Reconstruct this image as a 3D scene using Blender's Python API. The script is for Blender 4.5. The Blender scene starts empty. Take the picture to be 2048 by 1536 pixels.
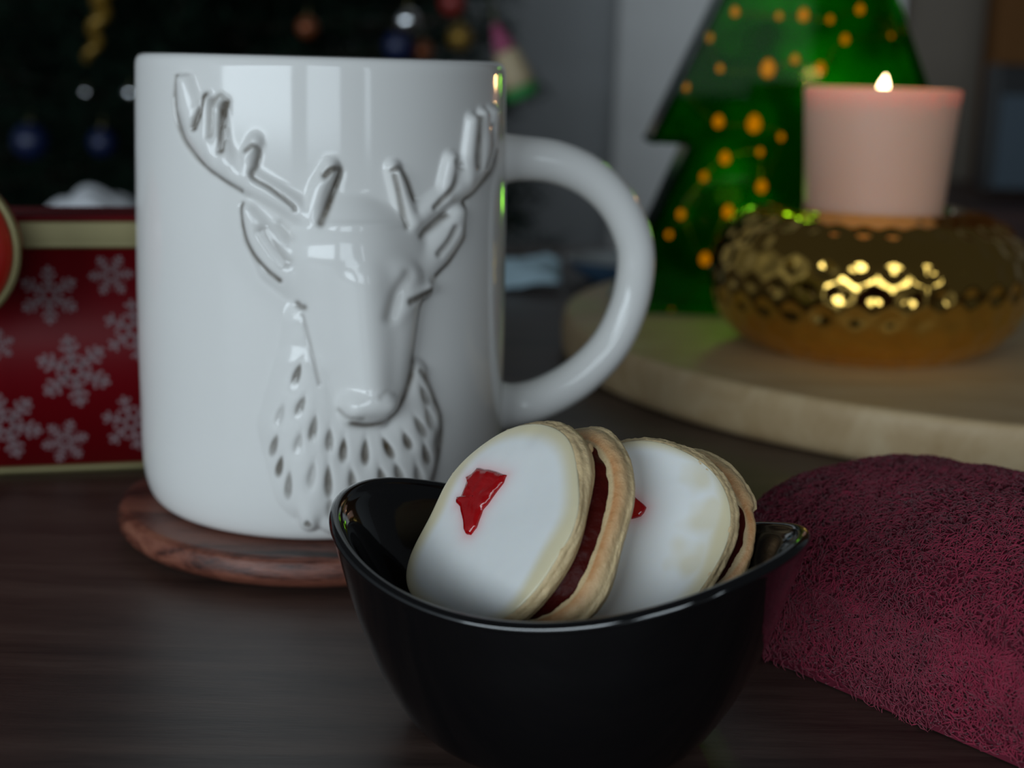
import bpy, math, random
import numpy as np

S = 0.01                                   # all lengths below are in centimetres
random.seed(4)
rng = np.random.default_rng(7)
scene = bpy.context.scene
C = scene.collection

# ------------------------------------------------------------------ camera, world, lights, exposure
F_PX, CAM_H, ROLL = 2800.0, 12.0, 0.027
PITCH = math.atan(633 / F_PX)
cam_d = bpy.data.cameras.new('camera')
cam = bpy.data.objects.new('camera', cam_d)
C.objects.link(cam)
cam_d.sensor_width = 36
cam_d.lens = F_PX / 2048 * 36
cam_d.clip_start = 0.01
cam.location = (0, 0, CAM_H * S)
_a = math.pi / 2 - PITCH
_Rx = np.array([[1, 0, 0], [0, math.cos(_a), -math.sin(_a)], [0, math.sin(_a), math.cos(_a)]])
_Rz = np.array([[math.cos(ROLL), -math.sin(ROLL), 0], [math.sin(ROLL), math.cos(ROLL), 0], [0, 0, 1]])
CM = _Rx @ _Rz
from mathutils import Matrix
cam.rotation_euler = Matrix(CM.tolist()).to_euler()
cam_d.dof.use_dof = True
cam_d.dof.focus_distance = 0.268
cam_d.dof.aperture_fstop = 12.0
scene.camera = cam

scene.view_settings.view_transform = 'Standard'
scene.view_settings.look = 'None'
scene.view_settings.gamma = 1
scene.view_settings.use_curve_mapping = False
scene.view_settings.exposure = 0.0

world = bpy.data.worlds.new('room_ambience')
scene.world = world
world.use_nodes = True
bg = world.node_tree.nodes['Background']
bg.inputs[0].default_value = (0.86, 0.93, 1.0, 1)
bg.inputs[1].default_value = 0.036


def area(name, loc, target, sx, sy, power, col, spread=180):
    l = bpy.data.lights.new(name, 'AREA')
    l.shape = 'RECTANGLE'
    l.size, l.size_y = sx * S, sy * S
    l.energy = power
    l.color = col
    l.spread = math.radians(spread)
    o = bpy.data.objects.new(name, l)
    C.objects.link(o)
    o.location = [v * S for v in loc]
    d = np.array(target, float) - np.array(loc, float)
    from mathutils import Vector
    o.rotation_euler = Vector(d).to_track_quat('-Z', 'Y').to_euler()
    return o


# the window behind and to the left of the photographer: two panes and a narrow side light
SKY = (0.79, 0.915, 1.0)
area('window_light', (-205, -150, 44), (-205, 0, 44), 330, 70, 49.0, SKY)
area('window_light', (22, -150, 50), (22, 0, 50), 64, 84, 7.2, SKY)
area('window_light', (120, -150, 50), (120, 0, 50), 16, 84, 1.5, SKY)


# ------------------------------------------------------------------ projection helpers (photo ray -> place in the room)
def pr(p):
    q = (np.asarray(p, float) - [0, 0, CAM_H]) @ CM
    return np.stack([1024 - F_PX * q[..., 0] / q[..., 2], 768 + F_PX * q[..., 1] / q[..., 2]], -1)


def ray(x, y):
    d = CM @ np.array([(x - 1024) / F_PX, -(y - 768) / F_PX, -1.0])
    return d / np.linalg.norm(d)


def onz(x, y, z=0.0):
    d = ray(x, y)
    return np.array([0, 0, CAM_H]) + (z - CAM_H) / d[2] * d


def ony(x, y, Y):
    d = ray(x, y)
    return np.array([0, 0, CAM_H]) + Y / d[1] * d


def onplane(x, y, c, n):
    d = ray(x, y)
    o = np.array([0, 0, CAM_H])
    return o + ((np.asarray(c) - o) @ n) / (d @ n) * d


# ------------------------------------------------------------------ mesh helpers
def link(o, parent):
    C.objects.link(o)
    if parent is not None:
        o.parent = parent
    return o


def mesh(name, verts, faces, m, parent=None, smooth=True, attrs=None, origin=(0, 0, 0)):
    me = bpy.data.meshes.new(name)
    v = (np.asarray(verts, float) - np.asarray(origin, float)) * S
    me.from_pydata(v.tolist(), [], faces if isinstance(faces, list) else faces.tolist())
    if smooth:
        me.polygons.foreach_set('use_smooth', np.ones(len(me.polygons), bool))
    if attrs:
        for k, a in attrs.items():
            at = me.attributes.new(k, 'FLOAT', 'POINT')
            at.data.foreach_set('value', np.asarray(a, np.float32))
    me.materials.append(m)
    me.update()
    o = bpy.data.objects.new(name, me)
    link(o, parent)
    if parent is None:
        o.location = [c * S for c in origin]
    return o


def empty(name, loc, label=None, cat=None, group=None):
    o = bpy.data.objects.new(name, None)
    o.empty_display_size = 0.01
    C.objects.link(o)
    o.location = [c * S for c in loc]
    if label:
        tag(o, label, cat, group)
    return o


def tag(o, label, cat, group=None):
    o['label'] = label
    o['category'] = cat
    if group:
        o['group'] = group
    return o


def grid_faces(r, c, wrap=True, off=0, flip=False):
    i = np.arange(r - 1)[:, None]
    n = c if wrap else c - 1
    j = np.arange(n)[None, :]
    j2 = (j + 1) % c
    f = np.stack([i * c + j, i * c + j2, (i + 1) * c + j2, (i + 1) * c + j], -1).reshape(-1, 4) + off
    return f[:, ::-1] if flip else f


def lathe(prof, n=96, cx=0, cy=0, cz=0):
    """prof: list of (r, z); returns verts, faces of a surface of revolution (bottom to top, outside)"""
    p = np.array(prof, float)
    t = np.linspace(0, 2 * math.pi, n, endpoint=False)
    v = np.stack([cx + p[:, :1] * np.cos(t), cy + p[:, :1] * np.sin(t), cz + p[:, 1:] + 0 * t], -1)
    return v.reshape(-1, 3), grid_faces(len(p), n)


def smooth_profile(pts, k=8):
    """Catmull-Rom through the points"""
    p = np.array(pts, float)
    q = np.vstack([2 * p[0] - p[1], p, 2 * p[-1] - p[-2]])
    out = []
    for i in range(1, len(q) - 2):
        for t in np.linspace(0, 1, k, endpoint=False):
            a, b, c_, d = q[i - 1], q[i], q[i + 1], q[i + 2]
            out.append(0.5 * ((2 * b) + (c_ - a) * t + (2 * a - 5 * b + 4 * c_ - d) * t * t + (3 * b - a - 3 * c_ + d) * t ** 3))
    out.append(p[-1])
    return np.array(out)


def tube(path, rad, n=12, caps=True):
    """tube along a 3-D path"""
    p = np.array(path, float)
    r = np.broadcast_to(np.asarray(rad, float), (len(p),))
    tg = np.gradient(p, axis=0)
    tg /= np.linalg.norm(tg, axis=1)[:, None]
    up = np.array([0.1, 0.2, 1.0])
    if abs(tg[0] @ up) > 0.95 * np.linalg.norm(up):
        up = np.array([1.0, 0.1, 0.0])
    a = np.cross(tg[0], up)
    a /= np.linalg.norm(a)
    t = np.linspace(0, 2 * math.pi, n, endpoint=False)
    V = []
    for i in range(len(p)):
        a = a - (a @ tg[i]) * tg[i]
        a /= np.linalg.norm(a)
        b = np.cross(tg[i], a)
        V.append(p[i] + r[i] * (np.cos(t)[:, None] * a + np.sin(t)[:, None] * b))
    f = grid_faces(len(p), n).tolist()
    if caps:
        f.append(list(range(n))[::-1])
        f.append([(len(p) - 1) * n + k for k in range(n)])
    return np.vstack(V), f


def join(*parts):
    V, Fs, o = [], [], 0
    for v, f in parts:
        V.append(np.asarray(v, float))
        Fs += [[i + o for i in q] for q in (f if isinstance(f, list) else f.tolist())]
        o += len(v)
    return np.vstack(V), Fs


def box(x0, x1, y0, y1, z0, z1):
    v = [(x, y, z) for z in (z0, z1) for y in (y0, y1) for x in (x0, x1)]
    f = [[0, 2, 3, 1], [4, 5, 7, 6], [0, 1, 5, 4], [2, 6, 7, 3], [0, 4, 6, 2], [1, 3, 7, 5]]
    return np.array(v, float), f


def prism(poly, y0, y1):
    """poly in (x, z), extruded in y"""
    n = len(poly)
    v = [(x, y0, z) for x, z in poly] + [(x, y1, z) for x, z in poly]
    f = [list(range(n)), list(range(2 * n - 1, n - 1, -1))]
    for i in range(n):
        j = (i + 1) % n
        f.append([j, i, n + i, n + j])
    return np.array(v, float), f


def bevel(o, w, seg=2):
    b = o.modifiers.new('bevel', 'BEVEL')
    b.width = w * S
    b.segments = seg
    b.limit_method = 'ANGLE'
    b.angle_limit = math.radians(35)
    return o


def vnoise(p, freq, seed=0):
    """cheap smooth pseudo-noise in 3-D, about -1..1"""
    r = np.random.default_rng(seed)
    out = 0
    for k in range(7):
        d = r.normal(size=3)
        d /= np.linalg.norm(d)
        out = out + np.sin(p @ d * freq * r.uniform(0.7, 1.5) + r.uniform(0, 6.28))
    return out / 4.2


# ------------------------------------------------------------------ materials
def new_mat(name):
    m = bpy.data.materials.new(name)
    m.use_nodes = True
    nt = m.node_tree
    return m, nt, nt.nodes['Principled BSDF']


def setp(b, **k):
    names = {'col': 'Base Color', 'rough': 'Roughness', 'metal': 'Metallic', 'coat': 'Coat Weight', 'coatr': 'Coat Roughness',
             'sss': 'Subsurface Weight', 'ior': 'IOR', 'spec': 'Specular IOR Level', 'sheen': 'Sheen Weight', 'trans': 'Transmission Weight'}
    for q, v in k.items():
        if q == 'col':
            v = (*v, 1)
        b.inputs[names[q]].default_value = v


def mix_rgb(nt, fac, a, b):
    n = nt.nodes.new('ShaderNodeMix')
    n.data_type = 'RGBA'
    if isinstance(fac, (int, float)):
        n.inputs[0].default_value = fac
    else:
        nt.links.new(fac, n.inputs[0])
    for s, v in ((n.inputs[6], a), (n.inputs[7], b)):
        if isinstance(v, tuple):
            s.default_value = (*v, 1)
        else:
            nt.links.new(v, s)
    return n.outputs[2]


def coords(nt, scale=(1, 1, 1), rot=(0, 0, 0)):
    tc = nt.nodes.new('ShaderNodeTexCoord')
    mp = nt.nodes.new('ShaderNodeMapping')
    mp.inputs['Scale'].default_value = scale
    mp.inputs['Rotation'].default_value = rot
    nt.links.new(tc.outputs['Object'], mp.inputs['Vector'])
    return mp.outputs[0]


def noise(nt, vec, scale, detail=4, rough=0.55, dist=0.0):
    n = nt.nodes.new('ShaderNodeTexNoise')
    n.inputs['Scale'].default_value = scale
    n.inputs['Detail'].default_value = detail
    n.inputs['Roughness'].default_value = rough
    n.inputs['Distortion'].default_value = dist
    if vec is not None:
        nt.links.new(vec, n.inputs['Vector'])
    return n.outputs['Fac']


def ramp(nt, fac, stops):
    r = nt.nodes.new('ShaderNodeValToRGB')
    e = r.color_ramp.elements
    while len(e) < len(stops):
        e.new(0.5)
    for el, (p, c) in zip(e, stops):
        el.position = p
        el.color = (*c, 1) if isinstance(c, tuple) else (c, c, c, 1)
    nt.links.new(fac, r.inputs[0])
    return r.outputs[0]


def bump(nt, b, height, strength, dist=0.001):
    n = nt.nodes.new('ShaderNodeBump')
    n.inputs['Strength'].default_value = strength
    n.inputs['Distance'].default_value = dist
    nt.links.new(height, n.inputs['Height'])
    nt.links.new(n.outputs[0], b.inputs['Normal'])


def attr(nt, name):
    a = nt.nodes.new('ShaderNodeAttribute')
    a.attribute_name = name
    return a.outputs['Fac']


def simple(name, col, rough=0.5, **k):
    m, nt, b = new_mat(name)
    setp(b, col=col, rough=rough, **k)
    v = coords(nt)
    f = noise(nt, v, 60, 3)
    dark = tuple(c * 0.9 for c in col)
    nt.links.new(mix_rgb(nt, f, dark, col), b.inputs['Base Color'])
    return m


def wood(name, stops, scale, rot=(0, 0, 0), rough=0.45, grain=1.0, bumps=0.15, fine=90):
    m, nt, b = new_mat(name)
    v = coords(nt, scale, rot)
    f1 = noise(nt, v, 6, 6, 0.6, 1.2)
    f2 = noise(nt, v, fine, 3, 0.7, 0.3)
    mx = nt.nodes.new('ShaderNodeMath')
    mx.operation = 'MULTIPLY_ADD'
    nt.links.new(f2, mx.inputs[0])
    mx.inputs[1].default_value = 0.35 * grain
    nt.links.new(f1, mx.inputs[2])
    sb = nt.nodes.new('ShaderNodeMath')
    sb.operation = 'SUBTRACT'
    nt.links.new(mx.outputs[0], sb.inputs[0])
    sb.inputs[1].default_value = 0.175 * grain
    nt.links.new(ramp(nt, sb.outputs[0], stops), b.inputs['Base Color'])
    setp(b, rough=rough)
    bump(nt, b, f2, bumps, 0.0006)
    return m


def glaze(name, base, stain, rough=0.09):
    m, nt, b = new_mat(name)
    f = attr(nt, 'stain')
    n = noise(nt, coords(nt), 300, 3)
    mul = nt.nodes.new('ShaderNodeMath')
    mul.operation = 'MULTIPLY'
    nt.links.new(f, mul.inputs[0])
    nt.links.new(ramp(nt, n, [(0.2, 0.65), (0.75, 1.0)]), mul.inputs[1])
    nt.links.new(mix_rgb(nt, mul.outputs[0], base, stain), b.inputs['Base Color'])
    setp(b, rough=rough, spec=0.42)
    return m


def emit(name, col, strength):
    m, nt, b = new_mat(name)
    nt.nodes.remove(b)
    e = nt.nodes.new('ShaderNodeEmission')
    e.inputs[0].default_value = (*col, 1)
    e.inputs[1].default_value = strength
    nt.links.new(e.outputs[0], nt.nodes['Material Output'].inputs[0])
    return m


def thin_glass(name, tint, rough=0.02, ior=1.12):
    m, nt, b = new_mat(name)
    nt.nodes.remove(b)
    t = nt.nodes.new('ShaderNodeBsdfTransparent')
    f = noise(nt, coords(nt), 30, 2)
    nt.links.new(mix_rgb(nt, f, tuple(c * 0.75 for c in tint), tint), t.inputs[0])
    g = nt.nodes.new('ShaderNodeBsdfGlossy')
    g.inputs['Roughness'].default_value = rough
    fr = nt.nodes.new('ShaderNodeFresnel')
    fr.inputs[0].default_value = ior
    mx = nt.nodes.new('ShaderNodeMixShader')
    nt.links.new(fr.outputs[0], mx.inputs[0])
    nt.links.new(t.outputs[0], mx.inputs[1])
    nt.links.new(g.outputs[0], mx.inputs[2])
    nt.links.new(mx.outputs[0], nt.nodes['Material Output'].inputs[0])
    return m


M_table = wood('dark_table_wood', [(0.25, (0.020, 0.011, 0.009)), (0.5, (0.062, 0.036, 0.028)), (0.75, (0.105, 0.065, 0.051))],
               (1.0, 9.0, 9.0), (0, 0, math.radians(-14)), rough=0.42, bumps=0.12)
M_coaster = wood('rosewood', [(0.36, (0.010, 0.004, 0.003)), (0.45, (0.09, 0.026, 0.016)), (0.56, (0.19, 0.062, 0.038)), (0.7, (0.25, 0.095, 0.058))],
                 (2.2, 16.0, 26.0), (0, 0, math.radians(8)), rough=0.42, bumps=0.3)
M_board = wood('pale_beech_wood', [(0.25, (0.50, 0.33, 0.16)), (0.5, (0.62, 0.44, 0.24)), (0.75, (0.72, 0.55, 0.33))],
               (3.0, 16.0, 6.0), (0.3, 0.2, math.radians(55)), rough=0.5, bumps=0.08)
M_cabinet = wood('dark_red_cabinet_wood', [(0.3, (0.020, 0.006, 0.005)), (0.7, (0.055, 0.018, 0.014))], (1, 8, 8), rough=0.5)
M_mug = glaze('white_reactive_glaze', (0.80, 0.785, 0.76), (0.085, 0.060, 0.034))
M_black = None
m, nt, b = new_mat('black_glazed_ceramic')
setp(b, col=(0.003, 0.003, 0.0035), rough=0.07, spec=0.8, coat=0.3, coatr=0.03)
nt.links.new(ramp(nt, noise(nt, coords(nt), 40, 2), [(0.3, 0.06), (0.7, 0.10)]), b.inputs['Roughness'])
M_black = m


def make_cookie_mat(name, pale, brown):
    m, nt, b = new_mat(name)
    v = coords(nt)
    f = attr(nt, 'bake')
    n1 = noise(nt, v, 260, 5, 0.7)
    n2 = noise(nt, v, 70, 4, 0.6)
    mixf = nt.nodes.new('ShaderNodeMath')
    mixf.operation = 'MULTIPLY_ADD'
    nt.links.new(n2, mixf.inputs[0])
    mixf.inputs[1].default_value = 0.5
    nt.links.new(f, mixf.inputs[2])
    sub = nt.nodes.new('ShaderNodeMath')
    sub.operation = 'SUBTRACT'
    sub.use_clamp = True
    nt.links.new(mixf.outputs[0], sub.inputs[0])
    sub.inputs[1].default_value = 0.25
    c1 = mix_rgb(nt, sub.outputs[0], pale, brown)
    c2 = mix_rgb(nt, ramp(nt, n1, [(0.35, 0.0), (0.7, 0.35)]), c1, tuple(min(1, c * 1.25) for c in pale))
    nt.links.new(c2, b.inputs['Base Color'])
    setp(b, rough=0.55, sss=0.15)
    b.inputs['Subsurface Radius'].default_value = (0.003, 0.0018, 0.001)
    b.inputs['Subsurface Scale'].default_value = 0.6
    bump(nt, b, n1, 0.8, 0.0007)
    return m


M_cookie = make_cookie_mat('baked_shortbread', (0.66, 0.49, 0.27), (0.54, 0.24, 0.085))
m, nt, b = new_mat('white_sugar_icing')
c = mix_rgb(nt, attr(nt, 'thin'), (0.84, 0.845, 0.83), (0.70, 0.60, 0.36))
c = mix_rgb(nt, attr(nt, 'dye'), c, (0.80, 0.10, 0.12))
nt.links.new(c, b.inputs['Base Color'])
setp(b, rough=0.24, sss=0.25)
b.inputs['Subsurface Radius'].default_value = (0.002, 0.0016, 0.0012)
b.inputs['Subsurface Scale'].default_value = 0.5
bump(nt, b, noise(nt, coords(nt), 70, 3), 0.4, 0.001)
M_icing = m
m, nt, b = new_mat('glace_cherry')
setp(b, rough=0.16, sss=0.12, coat=0.4)
nt.links.new(mix_rgb(nt, noise(nt, coords(nt), 220, 3), (0.24, 0.0005, 0.002), (0.46, 0.004, 0.006)), b.inputs['Base Color'])
b.inputs['Subsurface Radius'].default_value = (0.003, 0.0006, 0.0005)
b.inputs['Subsurface Scale'].default_value = 0.5
bump(nt, b, noise(nt, coords(nt), 330, 3), 0.5, 0.0006)
M_cherry = m
m, nt, b = new_mat('raspberry_jam')
setp(b, rough=0.42, spec=0.10)
nt.links.new(mix_rgb(nt, noise(nt, coords(nt), 180, 3), (0.022, 0.001, 0.001), (0.085, 0.008, 0.005)), b.inputs['Base Color'])
bump(nt, b, noise(nt, coords(nt), 260, 3), 0.7, 0.001)
M_jam = m

M_tinred = simple('red_tin_lacquer', (0.125, 0.001, 0.004), 0.45, spec=0.14)
M_tingold = simple('pale_gold_tin', (0.20, 0.17, 0.075), 0.45, metal=0.5)
M_flake = simple('white_print', (0.19, 0.12, 0.13), 0.6)
m, nt, b = new_mat('gold_mirror_glaze')
setp(b, rough=0.07, metal=1.0)
nt.links.new(mix_rgb(nt, noise(nt, coords(nt), 25, 3), (0.72, 0.42, 0.085), (0.82, 0.52, 0.13)), b.inputs['Base Color'])
M_gold = m
m, nt, b = new_mat('pink_candle_wax')
setp(b, rough=0.5, sss=1.0)
nt.links.new(mix_rgb(nt, noise(nt, coords(nt), 25, 3), (0.75, 0.44, 0.32), (0.79, 0.49, 0.36)), b.inputs['Base Color'])
b.inputs['Subsurface Radius'].default_value = (0.010, 0.0075, 0.0055)
b.inputs['Subsurface Scale'].default_value = 0.6
M_wax = m
M_wick = simple('charred_wick', (0.02, 0.015, 0.012), 0.9)
M_flame = emit('candle_flame', (1.0, 0.72, 0.36), 14)
M_green = thin_glass('green_glass', (0.012, 0.34, 0.05), 0.08)
M_greenfront = thin_glass('clear_green_glass', (0.42, 0.82, 0.24), 0.03)
nt = M_green.node_tree
tr = nt.nodes.new('ShaderNodeBsdfTranslucent')
tr.inputs[0].default_value = (0.03, 0.62, 0.06, 1)
df = nt.nodes.new('ShaderNodeBsdfDiffuse')
df.inputs[0].default_value = (0.02, 0.50, 0.05, 1)
m1 = nt.nodes.new('ShaderNodeMixShader')
nt.links.new(tr.outputs[0], m1.inputs[1])
nt.links.new(df.outputs[0], m1.inputs[2])
m2 = nt.nodes.new('ShaderNodeMixShader')
nt.links.new(ramp(nt, noise(nt, coords(nt), 26, 2), [(0.40, 0.04), (0.68, 0.5)]), m2.inputs[0])
out = nt.nodes['Material Output']
nt.links.new(out.inputs[0].links[0].from_socket, m2.inputs[1])
nt.links.new(m1.outputs[0], m2.inputs[2])
nt.links.new(m2.outputs[0], out.inputs[0])
M_greenedge = thin_glass('green_glass_edge', (0.06, 0.62, 0.30), 0.15)
M_bulb = emit('amber_bulb', (1.0, 0.085, 0.002), 3.2)
M_wire = simple('copper_wire', (0.25, 0.12, 0.05), 0.4, metal=0.8)
M_towel = simple('crimson_fleece', (0.12, 0.002, 0.017), 0.9)
m, nt, b = new_mat('crimson_pile')
setp(b, rough=0.75, sheen=0.15)
nt.links.new(mix_rgb(nt, noise(nt, coords(nt), 160, 3), (0.13, 0.0015, 0.017), (0.36, 0.010, 0.052)), b.inputs['Base Color'])
M_pile = m
M_needle = simple('fir_needles', (0.006, 0.017, 0.010), 0.8, spec=0.1)
M_bark = simple('fir_bark', (0.04, 0.025, 0.015), 0.9)
M_wall = simple('grey_wall_paint', (0.50, 0.51, 0.52), 0.85)
M_white = simple('white_gloss_paint', (0.90, 0.89, 0.875), 0.6)
M_wallshade = simple('shade_toned_wall', (0.20, 0.165, 0.13), 0.85)  # shading and vignette of the right wall put into its darker colour
M_brown = simple('amber_brown_curtain', (0.15, 0.06, 0.012), 0.9)
M_floor = wood('floor_laminate', [(0.3, (0.06, 0.04, 0.03)), (0.7, (0.14, 0.09, 0.06))], (1, 8, 8))
M_screen = simple('slate_blue_panel', (0.05, 0.075, 0.10), 0.5)
M_tvblack = simple('matt_black_plastic', (0.006, 0.006, 0.007), 0.5)
M_napkin = simple('pale_blue_paper', (0.42, 0.56, 0.64), 0.8)
M_cloth = simple('white_cotton', (0.62, 0.63, 0.66), 0.95)
M_dish = simple('blue_glaze', (0.05, 0.10, 0.17), 0.25)
M_dishin = simple('pale_grey_glaze', (0.36, 0.37, 0.38), 0.3)


# ------------------------------------------------------------------ room shell
def struct(o):
    o['kind'] = 'structure'
    return o


struct(mesh('floor', *box(-260, 260, -170, 215, -76, -74), M_floor, smooth=False))
struct(mesh('wall_back', *box(-260, 260, 205, 213, -74, 170), M_wall, smooth=False))
struct(mesh('wall_left', *box(-262, -254, -170, 205, -74, 170), M_wall, smooth=False))
xa = ony(1228, 250, 196)[0]
xb = ony(1790, 250, 196)[0]
xc = ony(1952, 250, 190)[0]
o = struct(mesh('trim_1', *box(xa, xb, 196, 205, -74, 170), M_white, smooth=False))
bevel(o, 0.4)
struct(mesh('wall_right', *box(xb, 150, 199, 205, -74, 170), M_wallshade, smooth=False))
# amber curtain hanging at the right
n = 90
xs = np.linspace(xc, xc + 75, n)
ys = 190 + 1.6 * np.sin(np.linspace(0, 55, n)) + 0.6 * np.sin(np.linspace(0, 23, n))
V = np.concatenate([np.stack([xs, ys, np.full(n, z)], 1) for z in (-73.5, 160)] + [np.stack([xs, ys + 0.5, np.full(n, z)], 1) for z in (160, -73.5)])
o = mesh('curtain', V, grid_faces(4, n, wrap=False), M_brown)
tag(o, 'amber brown curtain hanging against the wall in the top right corner', 'curtain')

# ------------------------------------------------------------------ table
TY1 = 97.5
tbl = empty('table', (0, 45, -74), 'dark brown wooden dining table that everything stands on', 'table')
o = mesh('tabletop', *box(-95, 95, -12, TY1, -3, 0), M_table, tbl, smooth=False, origin=(0, 45, -74))
bevel(o, 0.3, 3)
for sx in (-1, 1):
    for y in (-6, TY1 - 6):
        mesh('leg', *box(sx * 88 - 3.5, sx * 88 + 3.5, y - 3.5, y + 3.5, -74, -3), M_table, tbl, smooth=False, origin=(0, 45, -74))


# ------------------------------------------------------------------ coaster and mug
MX, MY = -4.93, 35.84
CO = 0.86
prof = [(0, 0.02), (4.6, 0.0), (4.95, 0.08), (5.20, 0.28), (5.26, 0.50), (5.20, 0.74), (5.08, 0.83), (4.9, 0.86), (4.0, 0.86), (0, 0.86)]
o = mesh('coaster', *lathe(smooth_profile(prof[1:9], 5), 160, MX - 0.02, MY - 0.22), M_coaster, origin=(MX, MY, 0))
me = o.data
# close top and bottom with fans
import bmesh
bm = bmesh.new()
bm.from_mesh(me)
bmesh.ops.holes_fill(bm, edges=[e for e in bm.edges if e.is_boundary])
bm.to_mesh(me)
bm.free()
tag(o, 'round dark rosewood coaster under the white deer mug', 'coaster')

prof_out = smooth_profile([(3.5, 0.0), (4.10, 0.03), (4.44, 0.24), (4.62, 0.76), (4.68, 1.5), (4.68, 2.6), (4.69, 4.5), (4.66, 7.0), (4.60, 9.6), (4.57, 10.7),
                           (4.55, 11.05), (4.48, 11.20), (4.36, 11.26)], 20)
# resample by arc length
sl = np.r_[0, np.cumsum(np.linalg.norm(np.diff(prof_out, axis=0), axis=1))]
ss = np.arange(0, sl[-1], 0.032)
pro = np.stack([np.interp(ss, sl, prof_out[:, 0]), np.interp(ss, sl, prof_out[:, 1])], 1)
# angle measured from the direction towards the camera, positive to the right
ph = np.concatenate([np.radians(np.arange(-78, 92, 0.26)), np.radians(np.arange(92, 282, 3.0))])
TOCAM = math.atan2(0 - MY, 0 - MX)            # world angle of the direction mug -> camera


def mug_pt(r, phi, z):
    a = TOCAM + phi
    return np.stack([MX + r * np.cos(a), MY + r * np.sin(a), CO + z + 0 * a], -1)


tg = np.gradient(pro, axis=0)
nr, nz = tg[:, 1], -tg[:, 0]
ln = np.hypot(nr, nz)
nr, nz = nr / ln, nz / ln
P0 = mug_pt(pro[:, 0][:, None], ph[None, :], pro[:, 1][:, None])
PXY = pr(P0)
U, W = PXY[..., 0], PXY[..., 1]
front = (np.abs(ph) < math.radians(88))[None, :] & (pro[:, 1] > 0.3)[:, None] & (pro[:, 1] < 10.8)[:, None]


def seg_dist(px, py, pts, rad=None):
    """distance to a polyline, with radius interpolated along it -> (d, r)"""
    best = np.full(px.shape, 1e9)
    br = np.ones(px.shape)
    for i in range(len(pts) - 1):
        (x0, y0), (x1, y1) = pts[i], pts[i + 1]
        dx, dy = x1 - x0, y1 - y0
        t = np.clip(((px - x0) * dx + (py - y0) * dy) / (dx * dx + dy * dy), 0, 1)
        d = np.hypot(px - x0 - t * dx, py - y0 - t * dy)
        if rad is not None:
            r = rad[i] + t * (rad[i + 1] - rad[i])
            k = d / r < best / br
            best = np.where(k, d, best)
            br = np.where(k, r, br)
        else:
            best = np.minimum(best, d)
    return best, br


def cap(pts, rad, h, e=0.6):
    d, r = seg_dist(U, W, pts, rad)
    return h * np.clip(1 - (d / r) ** 2, 0, 1) ** e


def ell(cx, cy, rx, ry, h, rot=0, e=0.6):
    c, s = math.cos(math.radians(rot)), math.sin(math.radians(rot))
    x = (U - cx) * c + (W - cy) * s
    y = -(U - cx) * s + (W - cy) * c
    return h * np.clip(1 - (x / rx) ** 2 - (y / ry) ** 2, 0, 1) ** e


def spl(pts, k=6):
    return [tuple(p) for p in smooth_profile(pts, k)]


relief = []
# left antler: beam and tines
relief.append(cap([(612, 432), (585, 412), (545, 388), (495, 360), (440, 318), (402, 268), (381, 214), (372, 160)], [26, 26, 26, 29, 33, 31, 26, 17], 0.208, 0.8))
relief.append(cap([(432, 312), (420, 270), (415, 195)], [16, 15, 12], 0.192, 0.8))
relief.append(cap([(462, 330), (446, 285), (442, 215)], [18, 18, 15], 0.208, 0.8))
relief.append(cap([(498, 350), (498, 310), (512, 283)], [20, 18, 17], 0.208, 0.8))
relief.append(cap([(622, 440), (640, 375), (662, 335)], [24, 22, 19], 0.240, 0.8))
# right antler
relief.append(cap([(818, 450), (845, 425), (880, 398), (925, 372), (955, 330), (973, 280), (982, 225)], [24, 24, 24, 26, 26, 22, 14], 0.208, 0.8))
relief.append(cap([(822, 446), (800, 390), (786, 338)], [22, 20, 18], 0.240, 0.8))
relief.append(cap([(885, 395), (893, 350), (900, 318)], [19, 17, 16], 0.208, 0.8))
relief.append(cap([(930, 360), (935, 300), (941, 238)], [15, 14, 12], 0.200, 0.8))
relief.append(cap([(955, 335), (960, 280), (963, 225)], [13, 12, 10], 0.176, 0.8))
# ears
relief.append(cap([(497, 420), (520, 470), (562, 522), (622, 560)], [18, 36, 52, 58], 0.20, 0.9))
relief.append(cap([(913, 425), (900, 465), (868, 505), (820, 550)], [20, 32, 38, 42], 0.208, 0.8))
# skull, cheeks, muzzle, nose
relief.append(ell(722, 520, 142, 122, 0.50, e=0.9))
relief.append(cap([(700, 520), (712, 600), (722, 700), (730, 785)], [132, 128, 106, 74], 0.62, 1.0))
relief.append(cap([(722, 560), (728, 680), (732, 770)], [62, 58, 48], 0.74, 0.8))
relief.append(cap([(706, 800), (756, 797)], [34, 34], 0.86, 0.55))
relief.append(cap([(700, 822), (748, 824)], [28, 26], 0.62, 0.6))
relief.append(cap([(782, 560), (772, 680), (762, 775)], [58, 54, 46], 0.56, 0.5))
relief.append(cap([(640, 650), (635, 720), (645, 800)], [80, 84, 80], 0.28, 1.2))
# brow ridges
relief.append(cap([(842, 575), (810, 588), (775, 632)], [22, 32, 30], 0.47, 1.0))
# ruff of fur
relief.append(cap([(625, 740), (610, 850), (625, 960), (620, 1035)], [80, 96, 84, 26], 0.30, 1.0))
relief.append(cap([(700, 800), (700, 900), (690, 980)], [120, 130, 90], 0.32, 0.5))
relief.append(cap([(820, 745), (812, 840), (790, 930), (740, 1010)], [30, 66, 80, 60], 0.33, 0.42))
Hh = sum(np.clip(r, 0, None) ** 5 for r in relief) ** 0.2


def soften(h, n):
    h = h.copy()
    for _ in range(n):
        h[1:-1, 1:-1] = (h[1:-1, 1:-1] * 2 + h[:-2, 1:-1] + h[2:, 1:-1] + h[1:-1, :-2] + h[1:-1, 2:]) / 6
    return h


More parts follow.
